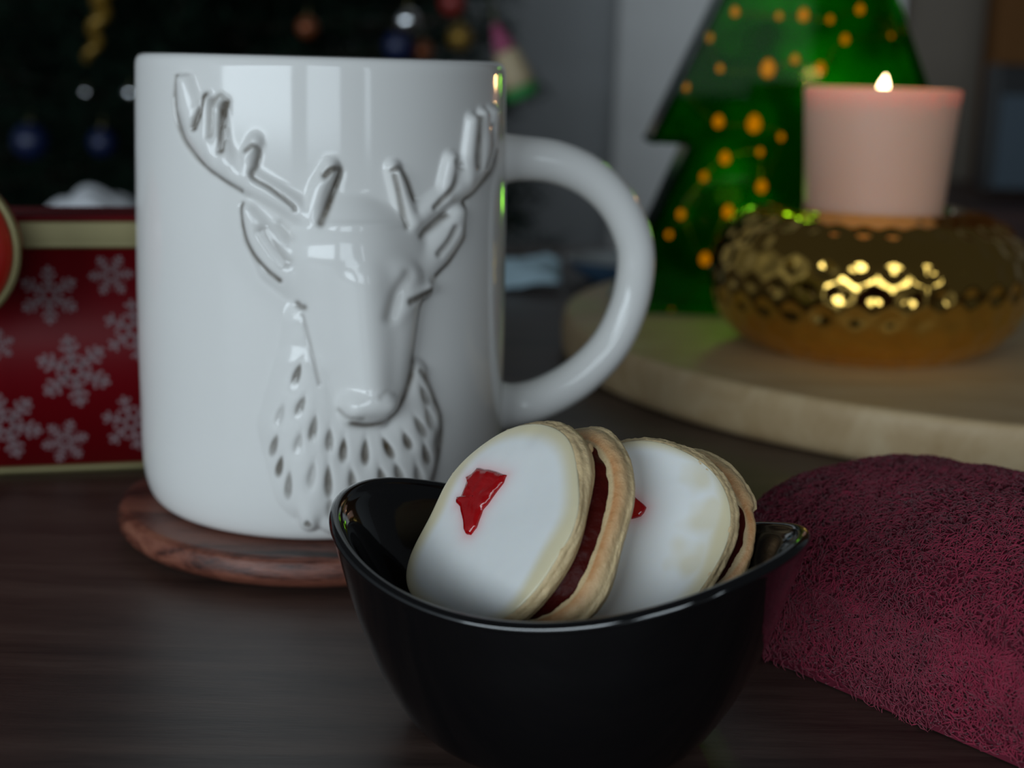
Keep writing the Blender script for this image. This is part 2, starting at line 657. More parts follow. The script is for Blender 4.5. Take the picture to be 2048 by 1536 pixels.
headm = np.clip(1.4 - seg_dist(U, W, [(715, 520), (722, 620), (730, 770)])[0] / 130, 0, 1)
Hh = soften(Hh, 6) * (1 - headm) + soften(Hh, 22) * headm
# forehead plate edge, brow line between the antlers
Hh += 0.05 * np.exp(-((W - 447) / 7) ** 2) * np.clip(1 - ((U - 725) / 88) ** 4, 0, 1)

grooves = [  # polyline, half width px, depth cm, stain strength
    ([(354, 152), (350, 205), (361, 262), (394, 314), (443, 355), (486, 381)], 5, 0.05, 0.8),
    ([(414, 190), (406, 225), (398, 256)], 6, 0.09, 1.0),
    ([(428, 200), (427, 272)], 5, 0.07, 0.45),
    ([(428, 200), (440, 190), (452, 202)], 4, 0.04, 0.6),
    ([(452, 205), (451, 250), (450, 300)], 7, 0.09, 1.0),
    ([(496, 300), (510, 292), (519, 300), (514, 330), (510, 353), (546, 376), (585, 408), (592, 418)], 5, 0.07, 0.75),
    ([(650, 350), (664, 338), (680, 342), (666, 385), (650, 425), (642, 444)], 7, 0.10, 1.0),
    ([(781, 340), (790, 335), (800, 340), (815, 365), (826, 398)], 6, 0.08, 0.9),
    ([(783, 350), (795, 400), (806, 452)], 5, 0.06, 0.75),
    ([(904, 322), (908, 340), (900, 368), (880, 392), (861, 414)], 5, 0.07, 0.8),
    ([(910, 312), (918, 335)], 4, 0.05, 0.5),
    ([(955, 236), (950, 290), (946, 335)], 5, 0.07, 0.8),
    ([(973, 250), (972, 300), (962, 335)], 4, 0.05, 0.5),
    ([(992, 300), (984, 340), (955, 375), (927, 400)], 5, 0.05, 0.9),
    ([(486, 408), (489, 455), (506, 502), (533, 535), (562, 560)], 5, 0.05, 0.9),
    ([(530, 462), (550, 492), (575, 522)], 13, 0.07, 0.35),
    ([(562, 448), (585, 475)], 8, 0.06, 0.15),
    ([(927, 402), (926, 440), (922, 480), (902, 515), (870, 550)], 5, 0.05, 1.0),
    ([(888, 430), (862, 452), (838, 472)], 6, 0.08, 0.8),
    ([(902, 455), (888, 482), (869, 506)], 6, 0.08, 0.6),
    ([(597, 606), (604, 611), (610, 612)], 6, 0.04, 0.9),
    ([(607, 628), (618, 670), (629, 715), (640, 762)], 4, 0.03, 0.35),
    ([(803, 597), (825, 588), (846, 578)], 7, 0.08, 0.9),
    ([(842, 590), (833, 625), (826, 665), (817, 712), (805, 760), (787, 802), (762, 828), (728, 840), (700, 836)], 7, 0.05, 0.95),
    ([(797, 545), (775, 580), (762, 625)], 12, 0.07, 0.22),
    ([(676, 812), (690, 822), (714, 824)], 5, 0.04, 0.45),
    ([(744, 778), (758, 770), (772, 776)], 5, 0.03, 0.15),
    ([(830, 738), (852, 768), (866, 796), (878, 830), (882, 870), (876, 912), (860, 955)], 6, 0.03, 0.85),
]
dents = [  # centre, length, tilt from vertical (degrees, + leans right at the top), strength
    (597, 744, 44, 18, .9), (604, 806, 40, 22, .7), (564, 826, 44, 18, .25), (628, 850, 50, 10, .8), (551, 888, 46, 18, .8), (658, 873, 44, 2, .75),
    (684, 894, 48, 4, 1), (725, 898, 50, 2, 1), (767, 890, 44, -24, 1), (803, 876, 36, -20, .9), (828, 848, 46, -28, .8), (838, 787, 42, -24, .7),
    (848, 833, 46, -18, .5), (841, 904, 42, -14, .9), (562, 930, 44, 14, .9), (580, 966, 56, 6, .7), (625, 944, 50, 10, .35), (656, 955, 62, 0, .85),
    (701, 955, 46, -6, .8), (756, 948, 40, -14, .8), (787, 940, 38, -18, .8), (826, 946, 44, -14, .5), (617, 1038, 15, 0, .9), (600, 880, 40, 14, .35),
    (868, 880, 40, -6, .3), (660, 1010, 40, 0, .5), (700, 1015, 40, -4, .5), (745, 1010, 40, -8, .5)]
stain = np.zeros_like(U)
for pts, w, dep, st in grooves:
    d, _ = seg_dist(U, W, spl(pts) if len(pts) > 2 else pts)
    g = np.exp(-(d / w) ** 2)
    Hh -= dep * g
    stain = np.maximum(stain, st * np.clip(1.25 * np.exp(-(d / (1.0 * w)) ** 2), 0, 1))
for cx, cy, L, tilt, st in dents:
    a = math.radians(tilt)
    x = (U - cx) * math.cos(a) + (W - cy) * math.sin(a)
    y = -(U - cx) * math.sin(a) + (W - cy) * math.cos(a)
    wy = 12.0 * (0.72 + 0.5 * np.clip(y / L, -0.5, 0.5))
    q = (x / wy) ** 2 + (y / (0.58 * L)) ** 2
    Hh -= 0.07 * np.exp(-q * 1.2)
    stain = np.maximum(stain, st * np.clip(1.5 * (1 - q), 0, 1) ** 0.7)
Hh = np.where(front, Hh, 0)
stain = np.where(front, stain, 0)
# thin glaze breaking brown along the rim of the mug is faint
# soften the height map a little
Hh = soften(Hh, 2)
ang = TOCAM + ph
NR = np.stack([nr[:, None] * np.cos(ang), nr[:, None] * np.sin(ang), nz[:, None] + 0 * ang], -1)
PD = P0 + NR * Hh[..., None]
R_, C_ = Hh.shape
Fq = grid_faces(R_, C_)
act = np.abs(Hh) > 0.004
for _ in range(4):
    act[1:-1, 1:-1] |= act[:-2, 1:-1] | act[2:, 1:-1] | act[1:-1, :-2] | act[1:-1, 2:]
rel = act.reshape(-1)[Fq].all(1)


def submesh(V, Fs, at):
    u, inv = np.unique(Fs, return_inverse=True)
    return V[u], inv.reshape(Fs.shape), at[u]


mug = empty('mug', (MX, MY, CO), 'tall white glazed mug with an embossed deer head, on the round coaster', 'mug')
Vf, stf = PD.reshape(-1, 3), stain.reshape(-1)
v1, f1, s1 = submesh(Vf, Fq[~rel], stf)
# body = plain outside + lip + inside + foot
pin = smooth_profile([(4.36, 11.26), (4.24, 11.20), (4.16, 11.0), (4.16, 9.0), (4.2, 4.0), (4.1, 1.2), (3.6, 0.6), (0.02, 0.5)], 8)
tt = np.linspace(0, 2 * math.pi, 120, endpoint=False)
v2 = mug_pt(pin[:, 0][:, None], tt[None, :], pin[:, 1][:, None]).reshape(-1, 3)
f2 = grid_faces(len(pin), 120)
pf = np.array([(0.02, 0.05), (3.3, 0.05), (3.5, 0.0)])
v3 = mug_pt(pf[:, 0][:, None], tt[None, :], pf[:, 1][:, None]).reshape(-1, 3)
vb, fb = join((v1, f1), (v2, f2), (v3, grid_faces(3, 120)))
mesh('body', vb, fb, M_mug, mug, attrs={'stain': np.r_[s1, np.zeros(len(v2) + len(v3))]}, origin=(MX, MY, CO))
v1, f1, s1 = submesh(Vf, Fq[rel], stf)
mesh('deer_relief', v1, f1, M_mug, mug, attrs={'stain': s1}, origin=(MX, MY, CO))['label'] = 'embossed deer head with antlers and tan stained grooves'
# handle in the plane through the axis, a little behind the outline
HA = TOCAM + math.radians(97)
hd = np.array([math.cos(HA), math.sin(HA), 0])
hn = np.array([-hd[1], hd[0], 0])
path = []
for x, y in spl([(985, 318), (1040, 317), (1110, 325), (1178, 354), (1232, 405), (1264, 470), (1272, 530), (1258, 610), (1220, 690), (1160, 752), (1090, 793), (1030, 810), (982, 812)], 6):
    path.append(onplane(x, y, (MX, MY, 0), hn))
k = len(path)
rr = 0.555 + 0.03 * np.cos(np.linspace(0, 2 * math.pi, k)) + 0.12 * (np.exp(-(np.arange(k) / 4.0) ** 2) + np.exp(-((k - 1 - np.arange(k)) / 4.0) ** 2))
vh, fh = tube(path, rr, 28)
mesh('handle', vh, fh, M_mug, mug, attrs={'stain': np.zeros(len(vh))}, origin=(MX, MY, CO))

# ------------------------------------------------------------------ black bowl
BX, BY, BA, BB, BPSI, BZ0, BDZ, BK, BE, BT = 0.948, 24.225, 4.492, 3.2, -0.444, 3.225, 0.994, 1.933, 0.974, 0.2
BSA, BSB = 2.55, 2.2


def bowl_ring(f, zf, t, dz=0.0, shrink=0.0):
    """ring of the bowl: f scales the rim outline towards the base outline, zf the height"""
    c, s = np.cos(t), np.sin(t)
    u = np.sign(c) * abs(c) ** BE
    v = np.sign(s) * abs(s) ** BE
    A = BSA + (BA - BSA) * f - shrink
    B = BSB + (BB - BSB) * f - shrink
    zr = BZ0 + BDZ * abs(c) ** BK + BT * c
    x, y = u * A, v * B
    return np.stack([BX + x * math.cos(BPSI) - y * math.sin(BPSI), BY + x * math.sin(BPSI) + y * math.cos(BPSI), zf * zr + dz], -1)


t = np.linspace(0, 2 * math.pi, 180, endpoint=False)
# outside profile (fraction of rim outline, fraction of rim height): steep walls, rolled lip
outp = smooth_profile([(-0.08, 0.0), (0.0, 0.005), (0.20, 0.09), (0.48, 0.30), (0.72, 0.56), (0.87, 0.78), (0.95, 0.90), (0.985, 0.955)], 5)
rings = [bowl_ring(-0.6, 0.03, t), bowl_ring(-0.2, 0.03, t), bowl_ring(-0.12, 0.0, t)]
rings += [bowl_ring(a, z_, t) for a, z_ in outp]
LIP = 0.12
for k in range(13):
    an = math.pi * k / 12
    rings.append(bowl_ring(1.0, 1.0, t, -LIP + LIP * math.sin(an), LIP * (1 - math.cos(an))))
inp = smooth_profile([(1.0, 0.975), (0.89, 0.91), (0.72, 0.74), (0.50, 0.51), (0.25, 0.29), (-0.10, 0.165), (-0.5, 0.13), (-1.0, 0.12)], 5)[2:]
rings += [bowl_ring(a, z_, t, 0.0, 2 * LIP) for a, z_ in inp]
vb = np.vstack(rings)
fb = grid_faces(len(rings), 180).tolist()
fb.append(list(range(180))[::-1])
fb.append([(len(rings) - 1) * 180 + i for i in range(180)])
o = mesh('bowl', vb, fb, M_black, origin=(BX, BY, 0))
tag(o, 'glossy black boat-shaped ceramic bowl holding two iced biscuits', 'bowl')


def inside_bowl(p, margin=0.0):
    """True where points lie inside the bowl's hollow or above its rim"""
    d = np.asarray(p) - [BX, BY, 0]
    x = d[:, 0] * math.cos(BPSI) + d[:, 1] * math.sin(BPSI)
    y = -d[:, 0] * math.sin(BPSI) + d[:, 1] * math.cos(BPSI)
    c = x / np.hypot(x, y)
    cc = np.cos(np.arctan2(y / BB, x / BA))
    zr = BZ0 + BDZ * abs(cc) ** BK + BT * cc
    zf = d[:, 2] / zr
    f = np.interp(zf, [q[1] for q in inp[::-1]] + [1.0], [q[0] for q in inp[::-1]] + [1.0])
    A = BSA + (BA - BSA) * f - margin - 2 * LIP
    B = BSB + (BB - BSB) * f - margin - 2 * LIP
    ok = (x / A) ** 2 + (y / B) ** 2 < 1
    return (ok & (zf > 0.16)) | (zf > 1.04)


# ------------------------------------------------------------------ iced biscuits
NT = 200
TH = np.linspace(0, 2 * math.pi, NT, endpoint=False)


def frame_of(n):
    n = np.asarray(n, float)
    n = n / np.linalg.norm(n)
    a = np.cross([0, 0, 1.0], n)
    a /= np.linalg.norm(a)              # to the right when seen from the front
    return a, np.cross(n, a), n         # a right, b up, n towards the viewer


def outline(trace, c, fr, off, R0, order=7, wt=0.35):
    """radius as a function of angle round the disc, from traced points lying on the plane at depth off"""
    a, b_, n = fr
    c2 = c - n * off
    P = np.array([onplane(x, y, c2, n) for x, y in trace]) - c
    th = np.arctan2(P @ b_, P @ a)
    r = np.hypot(P @ a, P @ b_)
    # fill every angle more than 0.25 rad from a traced one with R0
    tt = np.linspace(-math.pi, math.pi, 72, endpoint=False)
    gap = np.array([np.min(np.abs(np.angle(np.exp(1j * (q - th))))) for q in tt])
    T = np.r_[th, tt[gap > 0.35]]
    Rr = np.r_[r, np.full((gap > 0.35).sum(), R0)]
    Wt = np.r_[np.ones(len(th)), np.full((gap > 0.35).sum(), wt)]
    B = np.stack([np.ones_like(T)] + [fn(k * T) for k in range(1, order + 1) for fn in (np.cos, np.sin)], 1)
    reg = np.diag([0] + [0.004 * k ** 2 for k in range(1, order + 1) for _ in (0, 1)])
    co = np.linalg.solve((B * Wt[:, None]).T @ B + reg, (B * Wt[:, None]).T @ Rr)
    Bt = np.stack([np.ones_like(TH)] + [fn(k * TH) for k in range(1, order + 1) for fn in (np.cos, np.sin)], 1)
    return Bt @ co


def fit_in(r, c, fr, off):
    """shrink hidden radii so the disc stays in the bowl"""
    a, b_, n = fr
    r = r.copy()
    for _ in range(60):
        P = c - n * off + r[:, None] * (np.cos(TH)[:, None] * a + np.sin(TH)[:, None] * b_)
        bad = ~inside_bowl(P)
        if not bad.any():
            break
        r[bad] *= 0.98
    k = np.ones(7) / 7
    rs = np.convolve(np.r_[r[-3:], r, r[:3]], k, 'valid')
    return np.minimum(r, rs + 0.02)


def place(c, fr, x, y, z):
    a, b_, n = fr
    return c + x[..., None] * a + y[..., None] * b_ + z[..., None] * n


def cookie(c, fr, rt, rb, z_top, z_bot, parent, seed, bake_top=0.0, rnd=0.14, crumb=0.02):
    """a disc of shortbread: top outline rt at z_top, bottom outline rb at z_bot, rounded edges"""
    # profile: (radial fraction offset from outline in cm, height parameter, bake)
    H = z_top - z_bot
    prof = []
    for q in (0.0, 0.35, 0.6, 0.78, 0.88):
        prof.append(('f', q, z_top, 0.0))
    for k in range(0, 9):
        an = k / 8 * math.pi / 2
        prof.append(('e', rnd * (1 - math.sin(an)), z_top - rnd * (1 - math.cos(an)), 1 - k / 8))
    for k in range(1, 12):
        u = k / 12
        prof.append(('e', -0.05 * math.sin(math.pi * u), z_top - rnd - u * (H - rnd - 0.10), 0.0))
    for k in range(0, 7):
        an = k / 6 * math.pi / 2
        prof.append(('e', 0.10 * (1 - math.cos(an)), z_bot + 0.10 * (1 - math.sin(an)), 0.35 * k / 6))
    for q in (0.85, 0.6, 0.3, 0.0):
        prof.append(('f', q, z_bot, 0.3))
    V, bk = [], []
    for kind, q, z, bke in prof:
        s = (z_top - z) / H
        r = rt * (1 - s) + rb * s
        r = r * q if kind == 'f' else r - q
        r = np.maximum(r, 0.002)
        V.append(np.stack([r * np.cos(TH), r * np.sin(TH), np.full(NT, z)], 1))
        bk.append(np.full(NT, bke * bake_top))
    L = np.vstack(V)
    nn = crumb * (0.5 * vnoise(L, 9, seed) + 0.35 * vnoise(L, 30, seed + 1) + 0.45 * vnoise(L, 75, seed + 2))
    rad = np.hypot(L[:, 0], L[:, 1]) + 1e-6
    L[:, 0] += nn * L[:, 0] / rad * (rad > 0.5)
    L[:, 1] += nn * L[:, 1] / rad * (rad > 0.5)
    L[:, 2] += 0.8 * nn * (rad > 0.5)
    P = place(c, fr, L[:, 0], L[:, 1], L[:, 2])
    return mesh('biscuit', P, grid_faces(len(prof), NT, flip=True), M_cookie, parent, attrs={'bake': np.concatenate(bk)}, origin=tuple(parent.location / S))


def icing(c, fr, r_in, dye_pts, parent, seed, bare=()):
    rho = np.r_[0.001, np.linspace(0.05, 0.9, 40), np.linspace(0.915, 1.0, 12)]
    x = (rho[:, None] * r_in) * np.cos(TH)
    y = (rho[:, None] * r_in) * np.sin(TH)
    L = np.stack([x, y, 0 * x], -1).reshape(-1, 3)
    rf = np.repeat(rho, NT)
    h = 0.085 * np.clip(1 - rf ** 7, 0, 1) ** 0.6 + 0.012 * vnoise(L, 2.6, seed) * (1 - rf ** 6) + 0.007 * vnoise(L, 7, seed + 3) * (1 - rf ** 6)
    thin = np.clip((rf - 0.80 + 0.12 * vnoise(L, 2.2, seed + 5)) / 0.17, 0, 1)
    thin = thin * thin * (3 - 2 * thin) * 0.85
    for bx_, by_, br in bare:                 # spots where the glaze runs thin over the crumb
        d = np.hypot(L[:, 0] - bx_, L[:, 1] - by_) / br
        thin = np.maximum(thin, 0.55 * np.clip(1.2 - d + 0.55 * vnoise(L, 4.5, seed + 9) + 0.4 * vnoise(L, 11, seed + 8), 0, 1))
        h -= 0.03 * np.exp(-d ** 2)
    dye = np.zeros(len(L))
    if dye_pts is not None:
        d, _ = seg_dist(L[:, 0], L[:, 1], dye_pts + [dye_pts[0]])
        dye = 0.42 * np.exp(-(d / 0.13) ** 1.1)
    h = np.maximum(h, 0.004)
    P = place(c, fr, L[:, 0], L[:, 1], h)
    # skirt down to the biscuit
    last = place(c, fr, L[-NT:, 0], L[-NT:, 1], np.full(NT, -0.03))
    P = np.vstack([P, last])
    return mesh('icing', P, grid_faces(len(rho) + 1, NT, flip=True), M_icing, parent,
                attrs={'thin': np.r_[thin, thin[-NT:]], 'dye': np.r_[dye, dye[-NT:]]}, origin=tuple(parent.location / S))


def cherry(c, fr, pts, z0, z1, parent, seed):
    p = np.array(pts)
    # densify with a ragged edge
    dens = []
    for i in range(len(p)):
        for q in np.linspace(0, 1, 6, endpoint=False):
            dens.append(p[i] * (1 - q) + p[(i + 1) % len(p)] * q)
    p = np.array(dens)
    m_ = p.mean(0)
    V = []
    for s, z in ((1.0, z0), (1.03, z0 + 0.35 * (z1 - z0)), (1.0, z1 - 0.03), (0.93, z1), (0.75, z1 + 0.01), (0.5, z1 + 0.015), (0.25, z1 + 0.01), (0.02, z1 + 0.012)):
        q = m_ + (p - m_) * s
        V.append(np.stack([q[:, 0], q[:, 1], np.full(len(q), z)], 1))
    L = np.vstack(V)
    L += 0.012 * np.stack([vnoise(L, 22, seed), vnoise(L, 25, seed + 1), 1.4 * vnoise(L, 20, seed + 2)], 1)
    P = place(c, fr, L[:, 0], L[:, 1], L[:, 2])
    return mesh('cherry', P, grid_faces(len(V), len(p)), M_cherry, parent, origin=tuple(parent.location / S))


def jam(c, fr, rt, rb, z_top, z_bot, parent, seed):
    V = []
    prof = [(0.0, z_top), (0.6, z_top)] + [(1.0 + 0.018 * math.sin(math.pi * k / 8), z_top + (z_bot - z_top) * k / 8) for k in range(9)] + [(0.6, z_bot), (0.0, z_bot)]
    for f, z in prof:
        s = (z_top - z) / (z_top - z_bot)
        r = np.maximum((rt * (1 - s) + rb * s) * f, 0.002)
        V.append(np.stack([r * np.cos(TH), r * np.sin(TH), np.full(NT, z)], 1))
    L = np.vstack(V)
    rad = np.hypot(L[:, 0], L[:, 1]) + 1e-6
    nn = 0.05 * vnoise(L, 5, seed) + 0.03 * vnoise(L, 16, seed + 1)
    L[:, 0] += nn * L[:, 0] / rad * (rad > 0.8)
    L[:, 1] += nn * L[:, 1] / rad * (rad > 0.8)
    P = place(c, fr, L[:, 0], L[:, 1], L[:, 2])
    return mesh('jam', P, grid_faces(len(prof), NT, flip=True), M_jam, parent, origin=tuple(parent.location / S))


def to_local(pts, c, fr):
    a, b_, n = fr
    out = []
    for x, y in pts:
        P = onplane(x, y, c, n) - c
        out.append((P @ a, P @ b_))
    return out


# --- first biscuit, in front
c1 = ony(1001, 1046, 24.4)
fr1 = frame_of((-0.645, -0.505, 0.574))
b1 = empty('iced_biscuit', c1, 'front iced sandwich biscuit with a jagged red cherry piece, leaning left in the bowl', 'biscuit', 'iced jam biscuits in the bowl')
face1 = [(1075, 843), (1040, 848), (1000, 862), (962, 888), (925, 918), (900, 952), (876, 990), (856, 1032), (830, 1085), (816, 1122), (805, 1165),
         (1110, 850), (1135, 868), (1150, 900), (1160, 940), (1163, 985), (1158, 1025), (1146, 1068), (1127, 1105), (1090, 1158), (1030, 1228)]
back1 = [(1105, 845), (1140, 858), (1170, 868), (1187, 900), (1193, 950), (1190, 990), (1176, 1037), (1168, 1081), (1140, 1144), (1077, 1228)]
in2 = [(1160, 858), (1200, 872), (1234, 894), (1246, 930), (1250, 965), (1240, 1025), (1220, 1100), (1185, 1175), (1140, 1235)]
out2 = [(1180, 855), (1225, 872), (1254, 895), (1266, 935), (1269, 975), (1264, 1040), (1240, 1118), (1195, 1228)]
r1t = fit_in(outline(face1, c1, fr1, 0.0, 2.05), c1, fr1, 0.0)
r1b = fit_in(outline(back1, c1, fr1, 0.42, 2.0), c1, fr1, 0.42)
r2t = fit_in(outline(in2, c1, fr1, 0.66, 2.0), c1, fr1, 0.66)
r2b = fit_in(outline(out2, c1, fr1, 1.08, 2.0), c1, fr1, 1.08)
cookie(c1, fr1, r1t, r1b, 0.0, -0.42, b1, 11, 0.1, 0.10, 0.022)
cookie(c1, fr1, r2t + 0.03, r2b, -0.62, -1.12, b1, 23, 1.0, 0.22, 0.022)
jam(c1, fr1, r1b - 0.14, r2t - 0.28, -0.36, -0.68, b1, 31)
ch1 = [(1030, 455), (1100, 465), (1212, 500), (1190, 545), (1140, 610), (1092, 680), (1062, 720), (1022, 830), (988, 872), (958, 870), (945, 815), (925, 705),
       (898, 675), (903, 645), (932, 648), (955, 580), (966, 532), (960, 508), (1000, 490)]
ch1 = to_local([(640 + x / 3.2, 800 + y / 3.2) for x, y in ch1], c1, fr1)
bare1 = [(*to_local([(1070, 872)], c1, fr1)[0], 0.22), (*to_local([(925, 935)], c1, fr1)[0], 0.12)]
icing(c1, fr1, r1t - 0.05, ch1, b1, 5, bare1)
cherry(c1, fr1, ch1, 0.02, 0.16, b1, 3)
# a flake of crust standing up at the top of the filling
fl_ = np.array(to_local([(1172, 905)], c1 - fr1[2] * 0.46, fr1)[0])
th_ = np.linspace(0.05, math.pi - 0.05, 24)
fv_, ff_ = lathe([(math.sin(a), -math.cos(a)) for a in th_], 30)
Q = np.stack([fl_[0] + fv_[:, 0] * 0.12, fl_[1] + fv_[:, 1] * 0.20, -0.44 + fv_[:, 2] * 0.10], 1)
Q += 0.03 * np.stack([vnoise(Q, 18, 71), vnoise(Q, 20, 72), vnoise(Q, 19, 73)], 1)
mesh('crust_flake', place(c1, fr1, Q[:, 0], Q[:, 1], Q[:, 2]), ff_, M_cookie, b1, attrs={'bake': np.full(len(Q), 0.35)}, origin=tuple(c1))

# --- second biscuit, behind
c2 = ony(1265, 1062, 24.7)
fr2 = frame_of((-0.40, -0.73, 0.55))
b2 = empty('iced_biscuit', c2, 'second iced sandwich biscuit tucked behind the front one, nearer the red towel', 'biscuit', 'iced jam biscuits in the bowl')
face2 = [(1235, 884), (1280, 876), (1330, 881), (1380, 906), (1424, 931), (1449, 971), (1464, 1015), (1468, 1055), (1456, 1090), (1433, 1140), (1408, 1178)]
back2 = [(1427, 926), (1455, 960), (1472, 1000), (1479, 1040), (1477, 1077), (1462, 1110), (1440, 1150)]
in4 = [(1400, 905), (1440, 925), (1480, 965), (1505, 1000), (1516, 1040), (1516, 1085), (1505, 1130)]
out4 = [(1420, 908), (1455, 930), (1496, 978), (1520, 1020), (1532, 1060), (1534, 1090), (1528, 1124)]
r3t = fit_in(outline(face2, c2, fr2, 0.0, 1.95), c2, fr2, 0.0)
r3b = fit_in(outline(back2, c2, fr2, 0.36, 1.9), c2, fr2, 0.36)
r4t = fit_in(outline(in4, c2, fr2, 0.6, 1.85), c2, fr2, 0.6)
r4b = fit_in(outline(out4, c2, fr2, 0.98, 1.85), c2, fr2, 0.98)
cookie(c2, fr2, r3t, r3b, 0.0, -0.38, b2, 43, 0.1, 0.10, 0.024)
cookie(c2, fr2, r4t + 0.03, r4b, -0.55, -1.0, b2, 57, 1.0, 0.20, 0.022)
jam(c2, fr2, r3b - 0.13, r4t - 0.26, -0.34, -0.6, b2, 61)
ch2 = to_local([(1243, 1000), (1268, 994), (1284, 1006), (1294, 1018), (1289, 1030), (1284, 1036), (1266, 1040), (1248, 1042), (1236, 1022)], c2, fr2)
bare2 = [(*to_local([(1390, 950)], c2, fr2)[0], 0.40), (*to_local([(1420, 1040)], c2, fr2)[0], 0.38), (*to_local([(1385, 1130)], c2, fr2)[0], 0.42)]
icing(c2, fr2, r3t - 0.05, ch2, b2, 8, bare2)
cherry(c2, fr2, ch2, 0.02, 0.15, b2, 13)

# ------------------------------------------------------------------ round wooden board
WX, WY, WR, WT = 21.3, 59.2, 19.2, 1.85
prof = smooth_profile([(WR - 0.6, 0.0), (WR - 0.25, 0.06), (WR - 0.05, 0.35), (WR, 0.9), (WR - 0.02, 1.5), (WR - 0.15, 1.82), (WR - 0.4, WT)], 4)
v, f = lathe(prof, 220, WX, WY)
f = f.tolist()
f.append(list(range(220))[::-1])
f.append([(len(prof) - 1) * 220 + i for i in range(220)])
o = mesh('serving_board', v, f, M_board, origin=(WX, WY, 0))
tag(o, 'round pale wooden board carrying the gold candle holder and green glass tree', 'board')

# ------------------------------------------------------------------ gold hammered candle holder
GX, GY = 13.35, 52.75
gp = smooth_profile([(0.02, 0.12), (3.0, 0.1), (3.7, 0.0), (4.25, 0.18), (5.0, 0.62), (5.65, 1.45), (5.95, 2.6), (5.86, 3.6), (5.45, 4.45), (4.78, 5.05), (3.9, 5.38), (3.1, 5.42),
                     (2.8, 5.30), (2.7, 4.95), (2.7, 4.2), (0.02, 4.1)], 14)
sl = np.r_[0, np.cumsum(np.linalg.norm(np.diff(gp, axis=0), axis=1))]
ss = np.arange(0, sl[-1], 0.06)
gp = np.stack([np.interp(ss, sl, gp[:, 0]), np.interp(ss, sl, gp[:, 1])], 1)
tg = np.gradient(gp, axis=0)
tg /= np.hypot(tg[:, 0], tg[:, 1])[:, None]
gn = np.stack([tg[:, 1], -tg[:, 0]], 1)
NG = 620
tt = np.linspace(0, 2 * math.pi, NG, endpoint=False)
s0 = ss[np.argmax(gp[:, 0])]
row = (ss - s0) / 0.82
ri = np.round(row)
nd = 32
disp = np.zeros((len(ss), NG))
for dr in (-1, 0, 1):
    k = ri + dr
    phs = (tt[None, :] * nd / (2 * math.pi) + 0.5 * (k[:, None] % 2))
    dx = (phs - np.round(phs)) * (2 * math.pi * gp[:, :1] / nd)
    dy = (row - k)[:, None] * 0.82
    q = (dx / 0.46) ** 2 + (dy / 0.40) ** 2
    ok = (np.abs(k) <= 4)[:, None]
    disp += np.where(ok, -0.105 * np.exp(-q * 1.3), 0)
msk = (gp[:, 0] > 3.9) | ((gp[:, 1] > 5.2) & (gp[:, 0] > 3.3))
disp *= msk[:, None]
r = gp[:, :1] + disp * gn[:, :1]
z = gp[:, 1:] + disp * gn[:, 1:]
V = np.stack([GX + r * np.cos(tt), GY + r * np.sin(tt), WT + z], -1).reshape(-1, 3)
o = mesh('candle_holder', V, grid_faces(len(ss), NG), M_gold, origin=(GX, GY, WT))
tag(o, 'squat hammered shiny gold candle holder on the round wooden board', 'candle holder')

# candle
CZ = WT + 4.22
cnd = empty('candle', (GX, GY, CZ), 'lit pink tapered candle standing in the gold holder', 'candle')
cp = smooth_profile([(2.3, 0.0), (2.48, 0.08), (2.54, 1.0), (2.66, 3.0), (2.80, 4.9), (2.84, 5.35), (2.80, 5.5), (2.70, 5.56), (2.55, 5.5), (2.35, 5.25), (1.5, 5.02), (0.3, 5.0)], 8)
v, f = lathe(cp, 120, GX, GY, CZ)
f = f.tolist()
f.append(list(range(120))[::-1])
f.append([(len(cp) - 1) * 120 + i for i in range(120)])
mesh('wax', v, f, M_wax, cnd, origin=(GX, GY, CZ))
v, f = tube([(GX, GY, CZ + 4.95), (GX, GY, CZ + 5.2), (GX + 0.04, GY, CZ + 5.42)], 0.06, 8)
mesh('wick', v, f, M_wick, cnd, origin=(GX, GY, CZ))
fp = smooth_profile([(0.02, 0.0), (0.17, 0.12), (0.24, 0.32), (0.20, 0.58), (0.10, 0.85), (0.01, 1.05)], 6)
v, f = lathe(fp * [0.85, 0.72], 24, GX, GY, CZ + 5.28)
v[:, 0] += 0.12 * np.clip(v[:, 2] - CZ - 5.4, 0, 2)
mesh('flame', v, f, M_flame, cnd, origin=(GX, GY, CZ))
pl = bpy.data.lights.new('candle_glow', 'POINT')
pl.energy = 0.06
pl.color = (1.0, 0.55, 0.22)
pl.shadow_soft_size = 0.004
po = bpy.data.objects.new('candle_glow', pl)
C.objects.link(po)
po.location = (GX * S, GY * S, (CZ + 5.95) * S)

# ------------------------------------------------------------------ green glass tree with fairy lights
GTY0, GTY1 = 59.2, 62.6


def tp(x, y):
    p = ony(x, y, GTY0)
    return (p[0], p[2])


ax = tp(1601, 293)[0]
half = [(0, tp(1601, -430)[1]), (tp(1903, 294)[0] - ax, tp(1601, 294)[1]), (tp(1822, 294)[0] - ax, tp(1601, 296)[1])]
zb = WT
s_ = (half[1][0]) / (half[0][1] - half[1][1])
half.append((half[2][0] + (half[2][1] - zb - 0.35) * s_ * 0.93, zb + 0.35))
half.append((half[3][0], zb))
zt = half[0][1]
full = [(ax + x, z) for x, z in half] + [(ax - x, z) for x, z in half[:0:-1]]
gt = empty('glass_tree', (ax, (GTY0 + GTY1) / 2, WT), 'green glass tree-shaped lantern with amber lights, on the wooden board', 'decoration')
og = (ax, (GTY0 + GTY1) / 2, WT)
o = mesh('pane', *prism(full, GTY0, GTY0 + 0.3), M_greenfront, gt, smooth=False, origin=og)
o = mesh('pane', *prism(full, GTY1 - 0.3, GTY1), M_green, gt, smooth=False, origin=og)
